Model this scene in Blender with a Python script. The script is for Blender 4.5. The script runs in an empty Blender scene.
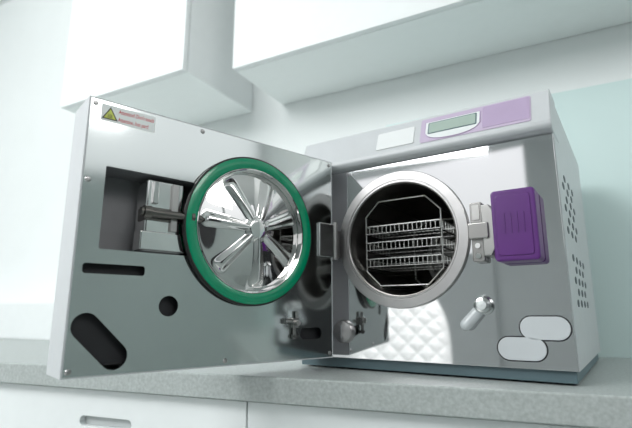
import bpy, bmesh, math
from mathutils import Matrix, Vector
C = bpy.context.scene.collection
try:
    bpy.context.scene.view_settings.view_transform = 'Standard'
except Exception: pass

# ---------------------------------------------------------------- materials
def mat(name, col, rough=0.5, metal=0.0, noise=0.0, nscale=30, emis=None, coat=0.0, bump=0.0, stretch=None, trans=0.0):
    m = bpy.data.materials.new(name); m.use_nodes = True
    nt = m.node_tree; b = nt.nodes['Principled BSDF']
    b.inputs['Base Color'].default_value = (*col, 1)
    b.inputs['Roughness'].default_value = rough
    b.inputs['Metallic'].default_value = metal
    b.inputs['Coat Weight'].default_value = coat
    if trans: b.inputs['Transmission Weight'].default_value = trans
    if emis:
        b.inputs['Emission Color'].default_value = (*emis[0], 1); b.inputs['Emission Strength'].default_value = emis[1]
    if noise or bump:
        tc = nt.nodes.new('ShaderNodeTexCoord'); mp = nt.nodes.new('ShaderNodeMapping')
        if stretch: mp.inputs['Scale'].default_value = stretch
        n = nt.nodes.new('ShaderNodeTexNoise'); n.inputs['Scale'].default_value = nscale; n.inputs['Detail'].default_value = 4
        nt.links.new(tc.outputs['Object'], mp.inputs[0]); nt.links.new(mp.outputs[0], n.inputs['Vector'])
        if noise:
            r = nt.nodes.new('ShaderNodeValToRGB')
            r.color_ramp.elements[0].position = 0.3; r.color_ramp.elements[1].position = 0.7
            r.color_ramp.elements[0].color = (*[max(0, c*(1-noise)) for c in col], 1)
            r.color_ramp.elements[1].color = (*[min(1, c*(1+noise)) for c in col], 1)
            nt.links.new(n.outputs['Fac'], r.inputs[0]); nt.links.new(r.outputs[0], b.inputs['Base Color'])
        if bump:
            bp = nt.nodes.new('ShaderNodeBump'); bp.inputs['Strength'].default_value = bump; bp.inputs['Distance'].default_value = 0.002
            nt.links.new(n.outputs['Fac'], bp.inputs['Height']); nt.links.new(bp.outputs[0], b.inputs['Normal'])
    return m
M = {}
M['white'] = mat('white_paint', (.58,.60,.615), .35, noise=.02)
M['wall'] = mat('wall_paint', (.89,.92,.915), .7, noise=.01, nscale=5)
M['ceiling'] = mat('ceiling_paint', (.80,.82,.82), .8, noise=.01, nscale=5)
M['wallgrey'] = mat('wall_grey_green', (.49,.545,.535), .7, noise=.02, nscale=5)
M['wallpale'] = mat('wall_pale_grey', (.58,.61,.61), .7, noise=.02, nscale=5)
M['mint'] = mat('mint_glass', (.69,.84,.825), .35, noise=.01, nscale=3)
M['cab'] = mat('cabinet_white', (.86,.89,.89), .45, noise=.01)
M['cabunder'] = mat('cabinet_underside', (.93,.97,.96), .5, noise=.01)
M['steel'] = mat('polished_steel', (.80,.79,.80), .035, 1.0, noise=.02, nscale=6)
M['doorsteel'] = mat('door_steel', (.60,.635,.625), .10, 1.0, noise=.03, nscale=4)
M['chrome'] = mat('chrome', (.78,.77,.76), .04, 1.0, noise=.01)
M['block'] = mat('lock_block_steel', (.85,.85,.84), .09, 1.0, noise=.03)
M['satin'] = mat('satin_steel', (.46,.45,.44), .28, 1.0, noise=.05)
M['latch'] = mat('latch_steel', (.36,.35,.34), .25, 1.0, noise=.05)
M['rod'] = mat('dark_rod_steel', (.16,.15,.14), .25, 1.0, noise=.05)
M['rim'] = mat('rim_steel', (.42,.41,.41), .36, 1.0, noise=.05)
M['hinge'] = mat('hinge_steel', (.60,.61,.61), .22, 1.0, noise=.03)
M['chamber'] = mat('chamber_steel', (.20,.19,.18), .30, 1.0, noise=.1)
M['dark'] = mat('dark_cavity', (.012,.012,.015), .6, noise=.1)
M['darkpanel'] = mat('dark_panel_paint', (.03,.03,.033), .5, noise=.1)
M['vent'] = mat('vent_hole_grey', (.07,.09,.10), .6, noise=.1)
M['lining'] = mat('recess_grey', (.24,.24,.25), .5, noise=.05)
M['green'] = mat('green_silicone', (.0,.29,.14), .16, noise=.05, nscale=60, coat=.4)
M['black'] = mat('black_rubber', (.015,.015,.015), .4, noise=.1)
M['purple'] = mat('purple_plastic', (.105,.02,.18), .32, noise=.05, nscale=20)
M['lav'] = mat('lavender_foil', (.54,.45,.59), .4, noise=.02)
M['pur2'] = mat('purple_foil', (.46,.36,.525), .4, noise=.02)
M['lcd'] = mat('lcd_green', (.38,.47,.42), .25, noise=.03)
M['pale'] = mat('pale_plastic', (.78,.81,.81), .35, noise=.01)
M['lid'] = mat('lid_plastic', (.78,.80,.80), .35, noise=.01)
M['port'] = mat('port_grey', (.60,.63,.65), .12, noise=.01)
M['wire'] = mat('rack_wire_steel', (.68,.68,.66), .3, .8, noise=.02)
M['base'] = mat('base_grey', (.10,.155,.175), .45, noise=.05)
M['work'] = mat('worktop_stone', (.43,.465,.455), .4, noise=.14, nscale=200)
M['floor'] = mat('floor_vinyl', (.38,.42,.41), .4, noise=.1, nscale=8)
M['chair'] = mat('white_upholstery', (.92,.93,.92), .5, noise=.01)
M['grey'] = mat('grey_plastic', (.3,.31,.32), .5, noise=.03)
M['grip'] = mat('grip_grey', (.52,.55,.55), .5, noise=.03)
M['yellow'] = mat('warning_yellow', (.62,.68,.10), .4, noise=.02)
M['red'] = mat('red_ink', (.60,.005,.02), .5, noise=.02)
M['paper'] = mat('label_paper', (.93,.95,.94), .6, noise=.01)
M['frame'] = mat('window_frame_grey', (.40,.43,.43), .5, noise=.02)

# ---------------------------------------------------------------- helpers
def bx(bm, x0,x1,y0,y1,z0,z1):
    vs = [bm.verts.new(p) for p in [(x0,y0,z0),(x1,y0,z0),(x1,y1,z0),(x0,y1,z0),(x0,y0,z1),(x1,y0,z1),(x1,y1,z1),(x0,y1,z1)]]
    for f in [(3,2,1,0),(4,5,6,7),(0,1,5,4),(1,2,6,5),(2,3,7,6),(3,0,4,7)]:
        bm.faces.new([vs[i] for i in f])
def openbox(bm, x0,x1,y0,y1,z0,z1,t):
    """thin-walled box, open on the y0 side"""
    o=[bm.verts.new(p) for p in [(x0,y0,z0),(x1,y0,z0),(x1,y0,z1),(x0,y0,z1)]]
    ob=[bm.verts.new(p) for p in [(x0,y1,z0),(x1,y1,z0),(x1,y1,z1),(x0,y1,z1)]]
    i=[bm.verts.new(p) for p in [(x0+t,y0,z0+t),(x1-t,y0,z0+t),(x1-t,y0,z1-t),(x0+t,y0,z1-t)]]
    ib=[bm.verts.new(p) for p in [(x0+t,y1-t,z0+t),(x1-t,y1-t,z0+t),(x1-t,y1-t,z1-t),(x0+t,y1-t,z1-t)]]
    for k in range(4):
        n=(k+1)%4
        bm.faces.new([o[k],o[n],ob[n],ob[k]]); bm.faces.new([i[n],i[k],ib[k],ib[n]]); bm.faces.new([o[n],o[k],i[k],i[n]])
    bm.faces.new(ob); bm.faces.new(ib[::-1])
def tube(bm, p, q, r, n=10, r2=None):
    p = Vector(p); q = Vector(q); d = q-p
    rot = d.to_track_quat('Z','Y').to_matrix().to_4x4()
    bmesh.ops.create_cone(bm, cap_ends=True, segments=n, radius1=r, radius2=r if r2 is None else r2, depth=d.length,
                          matrix=Matrix.Translation((p+q)/2) @ rot)
def prism(bm, pts, a, b, axis='y'):
    def P(u,v,t):
        return (u,t,v) if axis=='y' else ((t,u,v) if axis=='x' else (u,v,t))
    A = [bm.verts.new(P(u,v,a)) for u,v in pts]; B = [bm.verts.new(P(u,v,b)) for u,v in pts]
    n = len(pts)
    bm.faces.new(A); bm.faces.new(B[::-1])
    for i in range(n): bm.faces.new([A[i],B[i],B[(i+1)%n],A[(i+1)%n]])
def stadium(cx,cz,hw,r,ang=0,n=14):
    pts=[]
    L = hw-r
    for i in range(n+1):
        t=-math.pi/2+math.pi*i/n; pts.append((L+r*math.cos(t), r*math.sin(t)))
    for i in range(n+1):
        t=math.pi/2+math.pi*i/n; pts.append((-L+r*math.cos(t), r*math.sin(t)))
    c,s=math.cos(ang),math.sin(ang)
    return [(cx+x*c-z*s, cz+x*s+z*c) for x,z in pts]
def rrect(x0,x1,z0,z1,r,n=5):
    pts=[]
    for cx,cz,a in [(x1-r,z0+r,-90),(x1-r,z1-r,0),(x0+r,z1-r,90),(x0+r,z0+r,180)]:
        for i in range(n+1):
            t=math.radians(a+90*i/n); pts.append((cx+r*math.cos(t), cz+r*math.sin(t)))
    return pts
def circ(cx,cz,r,n=48):
    return [(cx+r*math.cos(2*math.pi*i/n), cz+r*math.sin(2*math.pi*i/n)) for i in range(n)]
def lathe(bm, prof, cx, cz, n=72):
    rings=[]
    for r,y in prof:
        rings.append([bm.verts.new((cx+r*math.cos(2*math.pi*i/n), y, cz+r*math.sin(2*math.pi*i/n))) for i in range(n)])
    for a,b in zip(rings,rings[1:]):
        for i in range(n): bm.faces.new([a[i],a[(i+1)%n],b[(i+1)%n],b[i]])
    return rings
def obj(name, bm, m, parent=None, smooth=False, bevel=0, cut=None, label=None, fix=True, M4=None, ang=40):
    if fix: bmesh.ops.recalc_face_normals(bm, faces=bm.faces)
    me = bpy.data.meshes.new(name); bm.to_mesh(me); bm.free()
    o = bpy.data.objects.new(name, me); C.objects.link(o)
    me.materials.append(M[m] if isinstance(m,str) else m)
    if cut is not None:
        cuts = cut if isinstance(cut,list) else [cut]
        for cu in cuts:
            bmesh.ops.recalc_face_normals(cu, faces=cu.faces)
            cm = bpy.data.meshes.new('c'); cu.to_mesh(cm); cu.free()
            co = bpy.data.objects.new('c', cm); C.objects.link(co)
            md = o.modifiers.new('b','BOOLEAN'); md.object = co; md.operation='DIFFERENCE'; md.solver='EXACT'
            bpy.context.view_layer.update()
            dg = bpy.context.evaluated_depsgraph_get()
            nm = bpy.data.meshes.new_from_object(o.evaluated_get(dg))
            o.modifiers.clear(); o.data = nm; nm.name = name
            bpy.data.objects.remove(co)
    if smooth:
        for p in o.data.polygons: p.use_smooth = True
        try: o.data.set_sharp_from_angle(angle=math.radians(ang))
        except Exception: pass
    if bevel:
        bv = o.modifiers.new('bevel','BEVEL'); bv.width = bevel; bv.segments = 3; bv.limit_method='ANGLE'; bv.harden_normals=False
    if parent: o.parent = parent
    if M4 is not None: o.matrix_world = M4
    if label: o['label'] = label
    return o
def empty(name, M4, label, cat, group=None):
    e = bpy.data.objects.new(name, None); e.empty_display_size=.05; C.objects.link(e); e.matrix_world = M4
    e['label']=label; e['category']=cat
    if group: e['group']=group
    return e
def textmesh(name, s, size, m, parent, loc, rot, ext=0.0002, sx=1.0):
    cu = bpy.data.curves.new(name,'FONT'); cu.body = s; cu.size = size; cu.extrude = ext; cu.align_x='LEFT'; cu.offset=.00007
    o = bpy.data.objects.new(name, cu); C.objects.link(o)
    bpy.context.view_layer.update()
    dg = bpy.context.evaluated_depsgraph_get()
    me = bpy.data.meshes.new_from_object(o.evaluated_get(dg)); bpy.data.objects.remove(o)
    me.transform(Matrix.Diagonal((sx,1,1,1)))
    o = bpy.data.objects.new(name, me); C.objects.link(o); me.materials.clear(); me.materials.append(M[m])
    o.parent = parent; o.location = loc; o.rotation_euler = rot
    return o
def Rz(x,y,z,deg): return Matrix.Translation((x,y,z)) @ Matrix.Rotation(math.radians(deg),4,'Z')

# ---------------------------------------------------------------- room
ROOM = Rz(0,0,0,-27.9)
def struct(name, bm, m, M4=ROOM, bevel=0):
    o = obj(name,bm,m,M4=M4,bevel=bevel); o['kind']='structure'; return o
bm=bmesh.new(); bx(bm,-3.4,2.6,1.32,1.42,-.9,1.9); struct('wall_back',bm,'wall')
bm=bmesh.new(); bx(bm,-3.5,2.7,-3.6,1.42,-.95,-.9); struct('floor',bm,'floor')
bm=bmesh.new(); bx(bm,-3.5,2.7,-3.7,1.42,1.9,1.95); struct('ceiling',bm,'ceiling')
bm=bmesh.new(); bx(bm,-.45,2.6,1.312,1.32,.0,.669); struct('trim_1',bm,'mint')
bm=bmesh.new(); bx(bm,-3.3,-1.35,1.14,1.32,0.0,.141); struct('trim_2',bm,'cab',bevel=.003)
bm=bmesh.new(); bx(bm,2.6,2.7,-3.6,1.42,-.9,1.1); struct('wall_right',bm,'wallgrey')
bm=bmesh.new()
for y in (-3.55,-1.9,-.2,1.3): bx(bm,2.6,2.66,y-.03,y+.03,1.1,1.9)
bx(bm,2.6,2.66,-3.55,1.3,1.1,1.15); struct('reflection_window',bm,'frame')  # unseen window frame, added for the door steel to reflect
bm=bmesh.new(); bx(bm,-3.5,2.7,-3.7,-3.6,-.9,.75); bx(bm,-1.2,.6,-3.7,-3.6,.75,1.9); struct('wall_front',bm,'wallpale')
bm=bmesh.new(); bx(bm,-2.6,-1.6,-3.6,-3.56,-.9,.7); struct('door_1',bm,'wallpale')
bm=bmesh.new(); bx(bm,2.56,2.60,-2.2,-.5,-.9,1.08); struct('dark_reflection_panel',bm,'darkpanel')  # unseen dark panel, added for the domed disc to reflect

def wall_cabinet(x0,x1,y0,z0,z1,label,ndoor=1):
    w=x1-x0
    e=empty('wall_cabinet', ROOM@Matrix.Translation(((x0+x1)/2,1.32,z0)), label,'cabinet','white wall cabinets above the worktop')
    h=z1-z0
    bm=bmesh.new(); bx(bm,-w/2,w/2,-(1.32-y0)+.02,-.002,0,h); obj('cabinet_body',bm,'cab',e,bevel=.001)
    bm=bmesh.new(); bx(bm,-w/2+.001,w/2-.001,-(1.32-y0)+.021,-.003,-.002,0); obj('underside_panel',bm,'cabunder',e)
    for i in range(ndoor):
        a=-w/2+w*i/ndoor+.0015; b=-w/2+w*(i+1)/ndoor-.0015
        bm=bmesh.new(); bx(bm,a,b,-(1.32-y0),-(1.32-y0)+.018,-.003,h); obj('cabinet_door',bm,'cab',e,bevel=.0015)
    return e
wall_cabinet(-1.551,-.964,.961,.825,1.6,'white wall cabinet with flat door, hung beside longer run',1)
wall_cabinet(-.833,.667,1.03,.825,1.6,'long white wall cabinet with pale green underside above sterilizer',1)

# worktop
A=Vector((-.652,1.016)); e_=Vector((.931,-.365)); nr=Vector((.468,.884)); xr=Vector((.884,-.468))
L=A-1.5*e_; R=A+2.6*e_
def onwall(p): return p+nr*(1.312-p.dot(nr))
pts=[tuple(L),tuple(R),tuple(onwall(R)),tuple(onwall(L))]
bm=bmesh.new(); prism(bm,pts,-.040,0,'z')
wt=obj('worktop',bm,'work',bevel=.003); wt['label']='grey speckled stone worktop running along the wall'; wt['category']='worktop'

CT=Rz(A.x,A.y,0,-21.4)
for i,(a,b) in enumerate([(-.63,-.03),(-.03,.57),(.57,1.17),(1.17,1.77)]):
    e=empty('base_cabinet',CT@Matrix.Translation(((a+b)/2,.02,-.85)),'white base cabinet with recessed grip drawer under the worktop','cabinet','white base cabinets')
    w=(b-a)/2-.0015
    bm=bmesh.new(); bx(bm,-w,w,.02,.42,.0,.810); obj('cabinet_body',bm,'cab',e)
    bm=bmesh.new(); bx(bm,-w,w,0,.018,.62,.806); ct=bmesh.new(); prism(ct,stadium(0,.750,.062,.009),-.01,.03,'y')
    d=obj('drawer',bm,'cab',e,cut=ct,bevel=.001)
    bm=bmesh.new(); prism(bm,stadium(0,.750,.0615,.0085),.012,.0185,'y'); obj('grip_recess',bm,'grip',d)
    bm=bmesh.new(); bx(bm,-w,w,0,.018,.0,.617); obj('cabinet_door',bm,'cab',e,bevel=.001)
    bm=bmesh.new(); bx(bm,-w,w,.06,.40,-.05,.0); obj('plinth',bm,'grey',e)

# ---------------------------------------------------------------- autoclave
W=.463; D=.45
MA=Rz(.364,.680,0,-33.8)
ac=empty('autoclave',MA,'white and polished steel autoclave with open round chamber door','sterilizer')
# housing
bm=bmesh.new(); openbox(bm,-W,0,.003,D,.020,.440,.003)
housing=obj('housing',bm,'white',ac,label='white painted steel cover')
for (z0,z1,y0,y1) in [(.228,.325,.06,.21),(.115,.200,.09,.26)]:
    bm=bmesh.new()
    z=z0; r=0
    while z<=z1:
        y=y0+(.028 if r%2 else 0)
        while y<=y1:
            pts=[(y+.0125*math.cos(2*math.pi*i/18), z+.0060*math.sin(2*math.pi*i/18)) for i in range(18)]
            prism(bm,pts,-.0003,.0006,'x')
            y+=.056
        z+=.0180; r+=1
    obj('ventilation_perforation',bm,'vent',housing)
# front panel
CX,CZ=-.257,.229
bm=bmesh.new(); bx(bm,-W+.001,-.001,-.002,.003,.0205,.370)
ct=bmesh.new(); prism(ct,circ(CX,CZ,.106,72),-.02,.02,'y')
fp=obj('front_panel',bm,'steel',ac,cut=ct,bevel=.0006,label='mirror-polished steel front plate')
# chamber
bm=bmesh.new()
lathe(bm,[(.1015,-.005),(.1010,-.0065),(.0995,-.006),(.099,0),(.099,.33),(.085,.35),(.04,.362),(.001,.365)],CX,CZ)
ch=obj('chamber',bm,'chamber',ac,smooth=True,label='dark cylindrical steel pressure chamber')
bm=bmesh.new()
lathe(bm,[(.1012,-.002),(.1012,-.0075),(.1018,-.0082),(.1040,-.0082),(.1046,-.0072),(.1058,-.0072),(.1064,-.0088),(.1206,-.0088),(.1216,-.0078),(.1220,-.001),(.1012,-.001)],CX,CZ,96)
obj('chamber_rim',bm,'rim',ch,smooth=True,label='flat machined steel ring around chamber mouth',ang=25)
for r in (.05,.07):
    bm=bmesh.new()
    lathe(bm,[(r-.003,.352 if r<.06 else .345),(r,.34),(r+.003,.352 if r<.06 else .345)],CX,CZ)
    obj('rear_ring',bm,'satin',ch,smooth=True)
# base plinth and feet
bm=bmesh.new(); bx(bm,-W-.012,-.004,.006,D-.02,.003,.0205); obj('base_plinth',bm,'base',ac,bevel=.001,label='blue-grey base plinth')
for fx in (-W+.05,-.04):
    for fy in (.04,D-.05):
        bm=bmesh.new(); tube(bm,(fx,fy,0),(fx,fy,.0032),.014,20); obj('foot',bm,'black',ac)
# control panel
prof=[(-.016,.373),(-.021,.379),(-.021,.386),(.0,.443),(.004,.446),(.06,.446),(.06,.371),(.0,.371)]
bm=bmesh.new(); prism(bm,prof,-W-.001,.001,'x')
cp=obj('control_panel',bm,'white',ac,bevel=.003,label='white sloping control fascia')
sl=Vector((.021,.057)).normalized()
def F(x,t,o):
    return (x, -.021+sl.x*t - sl.y*o, .386+sl.y*t + sl.x*o)
def onfascia(name,pts,off,m,parent,bevel=0,start=0.0,label=None):
    bm=bmesh.new()
    a=[bm.verts.new(F(x,t,start)) for x,t in pts]; b=[bm.verts.new(F(x,t,off)) for x,t in pts]; n=len(pts)
    bm.faces.new(a); bm.faces.new(b[::-1])
    for i in range(n): bm.faces.new([a[i],a[(i+1)%n],b[(i+1)%n],b[i]])
    return obj(name,bm,m,parent,bevel=bevel,label=label)
onfascia('label_plate',rrect(-.207,-.026,.004,.056,.004),.0010,'lav',cp,label='lavender membrane label')
onfascia('keypad_foil',rrect(-.100,-.028,.009,.0535,.003),.0016,'pur2',cp,label='purple keypad area')
def curved(x0,x1,t1,t0,dip,n=20):
    pts=[(x1,t1),(x0,t1)]
    for i in range(n+1):
        u=i/n; pts.append((x0+(x1-x0)*u, t0-dip*(1-abs(2*u-1)**2.6)**.6))
    return pts
onfascia('display_frame',curved(-.1990,-.1030,.0475,.0235,.0180),.0020,'pur2',cp,label='purple edging')
onfascia('display_frame',curved(-.1975,-.1045,.0460,.0225,.0160),.0023,'pale',cp,label='white bezel with curved lower edge')
onfascia('display_border',rrect(-.193,-.109,.0195,.0440,.002),.0026,'base',cp,label='dark display border')
onfascia('display',rrect(-.1910,-.1110,.0212,.0423,.002),.0030,'lcd',cp,label='grey-green liquid crystal display')
onfascia('printer_cover',rrect(-.292,-.219,.008,.046,.003),.0015,'lid',cp,bevel=.0005,label='pale blank cover plate')

# latch, purple cover
bm=bmesh.new(); prism(bm,rrect(-.0905,-.028,.174,.281,.006),-.044,-.004,'y')
lc=obj('latch_cover',bm,'purple',ac,bevel=.003,label='glossy purple plastic lock cover')
bm=bmesh.new(); prism(bm,rrect(-.084,-.035,.182,.273,.005),-.0455,-.043,'y'); obj('cover_face',bm,'purple',lc,bevel=.001)
for i in range(4):
    bm=bmesh.new(); bx(bm,-.073+i*.009,-.0715+i*.009,-.0465,-.045,.215,.245); obj('grip_ridge',bm,'purple',lc)
bm=bmesh.new()
prism(bm,rrect(-.129,-.110,.178,.273,.003),-.020,-.002,'y')
la=obj('latch',bm,'latch',ac,bevel=.0015,label='chrome lock catch block')
bm=bmesh.new(); prism(bm,[(-.110,.186),(-.098,.186),(-.0905,.200),(-.0905,.252),(-.098,.266),(-.110,.266)],-.026,-.006,'y'); obj('catch_step',bm,'satin',la,bevel=.0015)
bm=bmesh.new(); prism(bm,rrect(-.131,-.100,.213,.238,.003),-.030,-.018,'y'); obj('catch_bridge',bm,'latch',la,bevel=.0015)
bm=bmesh.new(); prism(bm,rrect(-.125,-.114,.244,.268,.002),-.0215,-.019,'y'); obj('catch_slot',bm,'satin',la)
for z in (.187,.203):
    bm=bmesh.new(); tube(bm,(-.1195,-.0225,z),(-.1195,-.0198,z),.0042,14)
    obj('screw',bm,'chrome',la)
# drain valve
bm=bmesh.new(); lathe(bm,[(.0005,-.020),(.0095,-.020),(.0120,-.0185),(.0125,-.016),(.0125,-.008),(.0150,-.006),(.0155,-.002)],-.121,.112,32)
dv=obj('drain_valve',bm,'hinge',ac,smooth=True,label='round steel drain valve with pale cylindrical knob')
bm=bmesh.new(); tube(bm,(-.126,-.009,.106),(-.148,-.013,.082),.0088,28,.0092)
bmesh.ops.create_uvsphere(bm,u_segments=20,v_segments=12,radius=.0091,matrix=Matrix.Translation((-.148,-.013,.082)))
obj('nozzle',bm,'port',dv,smooth=True,label='smooth pale cylindrical knob')
bm=bmesh.new(); lathe(bm,[(.0005,-.0220),(.004,-.0216),(.0070,-.0205),(.0073,-.0195)],-.121,.112,24); obj('knob_face',bm,'pale',dv,smooth=True)
# filter cap low beside the hinge
bm=bmesh.new(); lathe(bm,[(.0005,-.014),(.008,-.0135),(.0185,-.011),(.0205,-.007),(.0205,-.002)],-.374,.067,40)
fc=obj('filter_cap',bm,'rim',ac,smooth=True,label='round grey filter cap')
bm=bmesh.new(); bx(bm,-.3755,-.3725,-.0145,-.012,.055,.079); obj('cap_grip',bm,'grey',fc,bevel=.0008)
# oval inlets
for cx,cz in ((-.038,.0785),(-.0715,.0485)):
    bm=bmesh.new(); prism(bm,stadium(cx,cz,.0353,.0183),-.0035,-.002,'y'); o=obj('oval_port',bm,'dark',ac,label='rounded plastic port cover')
    bm=bmesh.new(); prism(bm,stadium(cx,cz,.0335,.0165),-.0048,-.0034,'y'); obj('port_cap',bm,'port',o,bevel=.0008)

# ---------------------------------------------------------------- door
MD=Rz(.030,.866,0,40.7)
DW=.4373; T=.07; Z0,Z1=.023,.384
def s2(s): return s-DW
bm=bmesh.new(); openbox(bm,-DW,0,0,T,Z0,Z1,.0025)
door=obj('door',bm,'white',ac,label='thick white sterilizer door standing open, polished inner face')
door.matrix_parent_inverse=Matrix.Identity(4)
door.matrix_local = MA.inverted() @ MD
bm=bmesh.new(); bx(bm,-DW+.0025,-.0025,-.0005,.0025,Z0+.002,Z1-.002)
cuts=[]
for p in (rrect(s2(.029),s2(.17),.181,.292,.002), rrect(s2(.012),s2(.091),.149,.162,.004), circ(s2(.1277),.1094,.0140,32),
          stadium(s2(.041),.065,.0430,.0168,math.radians(-45)), stadium(s2(.386),.066,.024,.0095)):
    ct=bmesh.new(); prism(ct,p,-.01,.01,'y'); cuts.append(ct)
obj('inner_panel',bm,'doorsteel',door,cut=cuts,label='polished steel inner plate with cutouts')
bm=bmesh.new(); bx(bm,s2(.006),s2(.170),.012,.0125,.035,.170); obj('cavity_shade_sheet',bm,'dark',door)  # black sheets stand in for the shade inside the hollow door
bm=bmesh.new(); bx(bm,s2(.350),s2(.425),.012,.0125,.040,.095); obj('cavity_shade_sheet',bm,'dark',door)
bm=bmesh.new(); openbox(bm,s2(.027),s2(.180),.0027,.055,.179,.294,.002)
obj('lock_recess',bm,'lining',door,label='grey recess around the lock')
# small valve fitting
bm=bmesh.new(); prism(bm,rrect(s2(.341),s2(.354),.076,.092,.002),-.008,-.0006,'y')
fv=obj('valve_fitting',bm,'latch',door,bevel=.001,label='small dark steel valve fitting')
bm=bmesh.new(); tube(bm,(s2(.326),-.005,.087),(s2(.341),-.005,.087),.0028,14); tube(bm,(s2(.325),-.005,.087),(s2(.329),-.005,.087),.0045,6); obj('valve_stub',bm,'satin',fv,smooth=True)
bm=bmesh.new(); tube(bm,(s2(.348),-.014,.084),(s2(.348),-.008,.084),.0045,16); obj('valve_knob',bm,'satin',fv,smooth=True)
bm=bmesh.new(); tube(bm,(s2(.346),-.005,.058),(s2(.346),-.005,.0765),.0032,14); tube(bm,(s2(.346),-.005,.060),(s2(.346),-.005,.065),.0052,6); obj('valve_stub',bm,'latch',fv,smooth=True)
bm=bmesh.new(); tube(bm,(s2(.351),-.005,.0915),(s2(.351),-.005,.103),.0028,14); obj('valve_stub',bm,'satin',fv,smooth=True)
# lock mechanism
q=.008
bm=bmesh.new()
bx(bm,s2(.080+q),s2(.136+q),.006,.045,.183,.287)
lk=obj('lock_mechanism',bm,'block',door,bevel=.003,label='shiny chrome lock block')
bm=bmesh.new(); bx(bm,s2(.074+q),s2(.142+q),.003,.030,.185,.212); obj('lock_slider',bm,'block',lk,bevel=.002)
bm=bmesh.new(); bx(bm,s2(.088+q),s2(.096+q),.001,.0058,.252,.284); obj('lock_rib',bm,'chrome',lk,bevel=.001)
bm=bmesh.new(); bx(bm,s2(.116+q),s2(.126+q),.001,.0058,.214,.284); obj('lock_rib',bm,'satin',lk,bevel=.001)
bm=bmesh.new(); bx(bm,s2(.078+q),s2(.138+q),.002,.030,.2275,.2465); obj('lock_slider',bm,'rod',lk,bevel=.002)
bm=bmesh.new(); tube(bm,(s2(.070+q),-.003,.237),(s2(.168),-.003,.237),.0060,20); tube(bm,(s2(.150),-.003,.237),(s2(.155),-.003,.237),.010,20); tube(bm,(s2(.074+q),-.003,.237),(s2(.084+q),-.003,.237),.0090,20)
obj('lock_bolt',bm,'rod',lk,smooth=True,label='dark steel cross rod')
# disc
SX=s2(.2595); SZ=.2305; k_=1.035; OFF=.020
def P_(l): return [(r*k_, y+OFF) for r,y in l]
bm=bmesh.new()
lathe(bm,[(.1150*k_,-.0005)]+P_([(.1150,-.0235),(.1163,-.0245),(.1163,-.0285),(.1150,-.0298),(.1135,-.0298)]),SX,SZ,96)
dk=obj('sealing_disc',bm,'black',door,smooth=True,label='round chrome sealing disc with pressed ribs')
bm=bmesh.new()
lathe(bm,P_([(.1143,-.028),(.1133,-.0302),(.108,-.0318),(.1005,-.0312),(.0975,-.030),(.0965,-.026)]),SX,SZ,96)
obj('gasket',bm,'green',dk,smooth=True,label='green silicone sealing ring')
bm=bmesh.new()
lathe(bm,P_([(.0972,-.0255),(.0970,-.0300),(.0958,-.0306),(.0945,-.0300),(.0925,-.0215)]),SX,SZ,96)
obj('disc_rim',bm,'chrome',dk,smooth=True)
bm=bmesh.new()
NR,NT=90,480; rings=[]
def sg(x): return 1/(1+math.exp(-max(-40,min(40,x))))
def h(r,t):
    u=r/.0925
    y=-.0210-.015*(1-u*u)**1.2
    k=7; a=(t-math.radians(20))*k/(2*math.pi); dt=(a-round(a))*2*math.pi/k
    d=abs(r*math.sin(dt))
    hw=.0042+.062*max(0,r-.012)
    win=sg((r-.010)/.0020)*sg((.0835-r)/.0016)
    b=math.exp(-(d/hw)**3)
    hub=sg((.0175-r)/.0012)
    y-= .0062*max(win*b,hub)
    return y
for i in range(1,NR+1):
    r=.0925*i/NR
    rings.append([bm.verts.new((SX+r*k_*math.cos(2*math.pi*j/NT),h(r,2*math.pi*j/NT)+OFF,SZ+r*k_*math.sin(2*math.pi*j/NT))) for j in range(NT)])
c0=bm.verts.new((SX,h(0,0)+OFF,SZ))
for j in range(NT): bm.faces.new([c0,rings[0][(j+1)%NT],rings[0][j]])
for a,b in zip(rings,rings[1:]):
    for j in range(NT): bm.faces.new([a[j],a[(j+1)%NT],b[(j+1)%NT],b[j]])
o=obj('ribbed_plate',bm,'chrome',dk,label='mirror chrome domed plate with raised radial ribs')
for p in o.data.polygons: p.use_smooth=True
# hinge
bm=bmesh.new(); bx(bm,s2(.402),.004,-.005,-.0006,.200,.262)
hb=obj('hinge_bracket',bm,'hinge',door,bevel=.0015,label='steel hinge arm')
bm=bmesh.new(); tube(bm,(.004,-.004,.196),(.004,-.004,.266),.0045,20); obj('hinge_pin',bm,'satin',hb,smooth=True)
bm=bmesh.new(); bx(bm,-.4,-.388,-.026,-.001,.204,.256); obj('hinge_block',bm,'satin',ac,bevel=.001)
# screws
for s,z in ((.008,.376),(.008,.031),(.008,.27),(.165,.376),(.429,.376),(.429,.031),(.22,.031)):
    bm=bmesh.new(); lathe(bm,[(.0004,-.0022),(.0025,-.002),(.0038,-.0005)],s2(s),z,16); bx(bm,s2(s)-.0028,s2(s)+.0028,-.0024,-.0019,z-.0004,z+.0004)
    obj('screw',bm,'rim',door,smooth=True)
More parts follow.
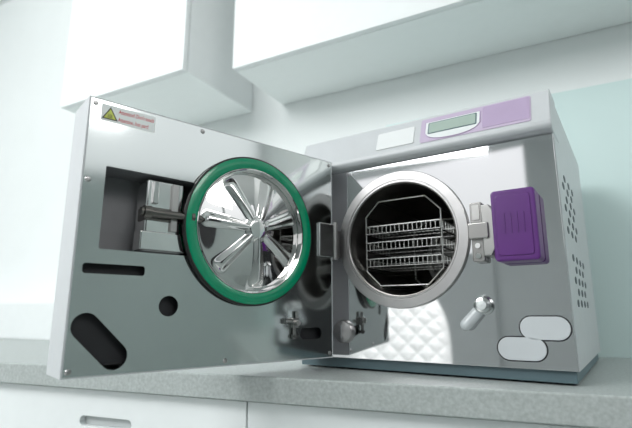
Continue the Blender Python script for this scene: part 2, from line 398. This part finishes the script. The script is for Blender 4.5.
# label
LZ=.004
bm=bmesh.new(); bx(bm,s2(.016),s2(.090),-.0009,-.0005,.350+LZ,.374+LZ); lb=obj('warning_label',bm,'paper',door,label='pale warning sticker with yellow triangle and red writing')
def tri(cx,cz,R): return [(cx+R*math.cos(math.radians(a)),cz+R*math.sin(math.radians(a))) for a in (90,210,330)]
bm=bmesh.new(); prism(bm,tri(s2(.0275),.3590+LZ,.0120),-.0012,-.0009,'y'); obj('triangle_border',bm,'black',lb)
bm=bmesh.new(); prism(bm,tri(s2(.0275),.3590+LZ,.0092),-.0014,-.0012,'y'); obj('triangle_fill',bm,'yellow',lb)
bm=bmesh.new(); bx(bm,s2(.0242),s2(.0308),-.0016,-.0014,.3556+LZ,.3563+LZ)
for k in (-1,0,1):
    for j in range(3):
        x=s2(.0275)+k*.002+(.0005 if j%2 else -.0005); bx(bm,x-.0003,x+.0003,-.0016,-.0014,.3568+j*.0012+LZ,.3582+j*.0012+LZ)
obj('triangle_symbol',bm,'black',lb)
textmesh('label_text',"Attention! Don't touch",.0080,'red',lb,(s2(.0385),-.00095,.3648+LZ),(math.pi/2,0,0),.00005,.66)
textmesh('label_text',"Attention, hot part!",.0080,'red',lb,(s2(.0385),-.00095,.3536+LZ),(math.pi/2,0,0),.00005,.66)

# ---------------------------------------------------------------- rack and trays
RK=MA@Matrix.Translation((CX-.010,.03,CZ))
rk=empty('tray_rack',RK@Matrix.Translation((0,0,-.088)),'octagonal steel wire rack standing inside the chamber','rack')
def octo(y):
    a,b,c=.074,.080,.028
    return [(x,y,z+.088) for x,z in ((-a+c,-b),(a-c,-b),(a,-b+c),(a,b-c),(a-c,b),(-a+c,b),(-a,b-c),(-a,-b+c))]
for nm,y in (('rack_frame',0),('rack_frame',.24)):
    bm=bmesh.new(); P=octo(y)
    for i in range(8): tube(bm,P[i],P[(i+1)%8],.0012,8)
    for p in P: bmesh.ops.create_uvsphere(bm,u_segments=8,v_segments=6,radius=.0012,matrix=Matrix.Translation(p))
    obj(nm,bm,'wire',rk,smooth=True)
levels=(.017,-.014,-.045)
P=octo(0)
for p in P:
    bm=bmesh.new(); tube(bm,p,(p[0],.24,p[2]),.0010,8); obj('rack_rail',bm,'rod',rk,smooth=True)
for z in levels:
    for x in (-.071,.071):
        bm=bmesh.new(); tube(bm,(x,0,z+.0868),(x,.24,z+.0868),.0012,8); obj('tray_rail',bm,'rod',rk,smooth=True)
for x in (-.044,.044):
    bm=bmesh.new(); tube(bm,(x,-.004,.0045),(x,.244,.0045),.0025,8); obj('runner',bm,'rod',rk,smooth=True)
def tray(z,hw):
    e=empty('sterilization_tray',RK@Matrix.Translation((0,0,z)),'shallow perforated steel instrument tray in the wire rack','tray','instrument trays in the rack')
    bm=bmesh.new(); y0,y1=-.004,.100; H=.016; w=.0013
    bx(bm,-hw,hw,y0,y0+w,H-.0015,H); bx(bm,-hw,hw,y1-w,y1,H-.0013,H); bx(bm,-hw,-hw+w,y0,y1,H-.0014,H); bx(bm,hw-w,hw,y0,y1,H-.0014,H)
    bx(bm,-hw,hw,y0,y0+w,0,.0014)
    n=int(2*hw/.0085)
    for i in range(n+1):
        x=-hw+(2*hw-.0007)*i/n; bx(bm,x,x+.0007,y0,y0+.0007,0,H)
    for i in range(8):
        y=y0+(y1-y0-.001)*i/7; bx(bm,-hw,-hw+.0008,y,y+.0008,0,H); bx(bm,hw-.0008,hw,y,y+.0008,0,H)
    obj('tray_wall',bm,'wire',e)
    bm=bmesh.new()
    for i in range(n+1):
        x=-hw+(2*hw-.0009)*i/n; bx(bm,x,x+.0009,y0,y1,0,.0008)
    for y in (y0,(y0+y1)/2,y1-.0015): bx(bm,-hw,hw,y,y+.0015,0,.0008)
    obj('tray_bottom',bm,'satin',e)
for z in levels: tray(z,.0735)

# ---------------------------------------------------------------- dental chair reflected in the steel
DC=Rz(-1.15,-.05,-.9,123)
dc=empty('dental_chair',DC,'white quilted dental treatment chair standing on the floor','chair')
def quilt(name,w,l,M4):
    bm=bmesh.new(); nx,ny=120,140; g=[]
    for i in range(nx+1):
        row=[]
        for j in range(ny+1):
            u=-1+2*i/nx; v=-1+2*j/ny
            ww=w/2*(1-.25*max(0,v)**3)
            edge=(1-abs(u)**6)*(1-abs(v)**8)
            q=min(abs(math.sin((u*w/2+v*l/2)*36)),abs(math.sin((u*w/2-v*l/2)*36)))
            row.append(bm.verts.new((u*ww,-.05*max(0,edge)**.5-.014*(q**.5)*edge, v*l/2-.10*max(0,v)*abs(u)**3)))
        g.append(row)
    for i in range(nx):
        for j in range(ny): bm.faces.new([g[i][j],g[i+1][j],g[i+1][j+1],g[i][j+1]])
    o=obj(name,bm,'chair',dc,fix=True)
    for p in o.data.polygons: p.use_smooth=True
    o.modifiers.new('s','SOLIDIFY').thickness=-.03
    o.matrix_local=M4; return o
quilt('backrest',.50,.76,Matrix.Translation((.06,.0,.80))@Matrix.Rotation(math.radians(-14),4,'X'))
quilt('seat',.52,.75,Matrix.Translation((0,-.36,.44))@Matrix.Rotation(math.radians(-85),4,'X'))
bm=bmesh.new(); tube(bm,(0,-.25,.03),(0,-.25,.40),.09,24); bx(bm,-.25,.25,-.6,.15,0,.04); bx(bm,-.15,.15,-.5,.0,.36,.41)
obj('pedestal',bm,'pale',dc,bevel=.01)

# ---------------------------------------------------------------- light
w=bpy.data.worlds.new('World'); bpy.context.scene.world=w; w.use_nodes=True
nt=w.node_tree; bg=nt.nodes['Background']
tc=nt.nodes.new('ShaderNodeTexCoord'); sp=nt.nodes.new('ShaderNodeSeparateXYZ'); rp=nt.nodes.new('ShaderNodeValToRGB')
mr=nt.nodes.new('ShaderNodeMapRange'); mr.inputs[1].default_value=-1; mr.inputs[2].default_value=1
nt.links.new(tc.outputs['Generated'],sp.inputs[0]); nt.links.new(sp.outputs['Z'],mr.inputs[0]); nt.links.new(mr.outputs[0],rp.inputs[0])
el=rp.color_ramp.elements; el[0].position=.40; el[0].color=(.30,.34,.34,1); el[1].position=.7; el[1].color=(.95,.98,1,1)
x=el.new(.50); x.color=(.62,.66,.66,1)
nt.links.new(rp.outputs[0],bg.inputs[0]); bg.inputs[1].default_value=1.2
def area(loc,target,size,energy,col=(1,1,1)):
    l=bpy.data.lights.new('added_area_light','AREA'); l.shape='RECTANGLE'; l.size=size[0]; l.size_y=size[1]; l.energy=energy; l.color=col  # added area lamps that brighten the scene, not real fixtures
    o=bpy.data.objects.new('added_area_light',l); C.objects.link(o); o.location=loc
    o.rotation_euler=(Vector(target)-Vector(loc)).to_track_quat('-Z','Y').to_euler()
area((-1.9,-.2,1.7),(-.3,1.5,.6),(1.6,1.2),64,(.98,1,1))
area((1.3,-1.0,1.8),(0,1.0,.2),(1.4,1.0),24,(1,.99,.98))
sl_=bpy.data.lights.new('chair_fill_spot','SPOT'); sl_.energy=150; sl_.spot_size=math.radians(50); sl_.spot_blend=.6; sl_.shadow_soft_size=.25  # added spot, brightens only the chair mirrored in the front panel
so=bpy.data.objects.new('chair_fill_spot',sl_); C.objects.link(so); so.location=(-.35,-.1,1.75)
so.rotation_euler=(Vector((-1.15,-.05,-.1))-Vector(so.location)).to_track_quat('-Z','Y').to_euler()

# ---------------------------------------------------------------- camera
cd=bpy.data.cameras.new('Camera'); cam=bpy.data.objects.new('Camera',cd); C.objects.link(cam)
cd.sensor_width=36; cd.lens=36*470/632; cd.clip_start=.01
cam.location=(0,0,.1); cam.rotation_euler=(math.radians(90+11.9),0,0)
cd.dof.use_dof=True; cd.dof.focus_distance=.75; cd.dof.aperture_fstop=3.2
bpy.context.scene.camera=cam
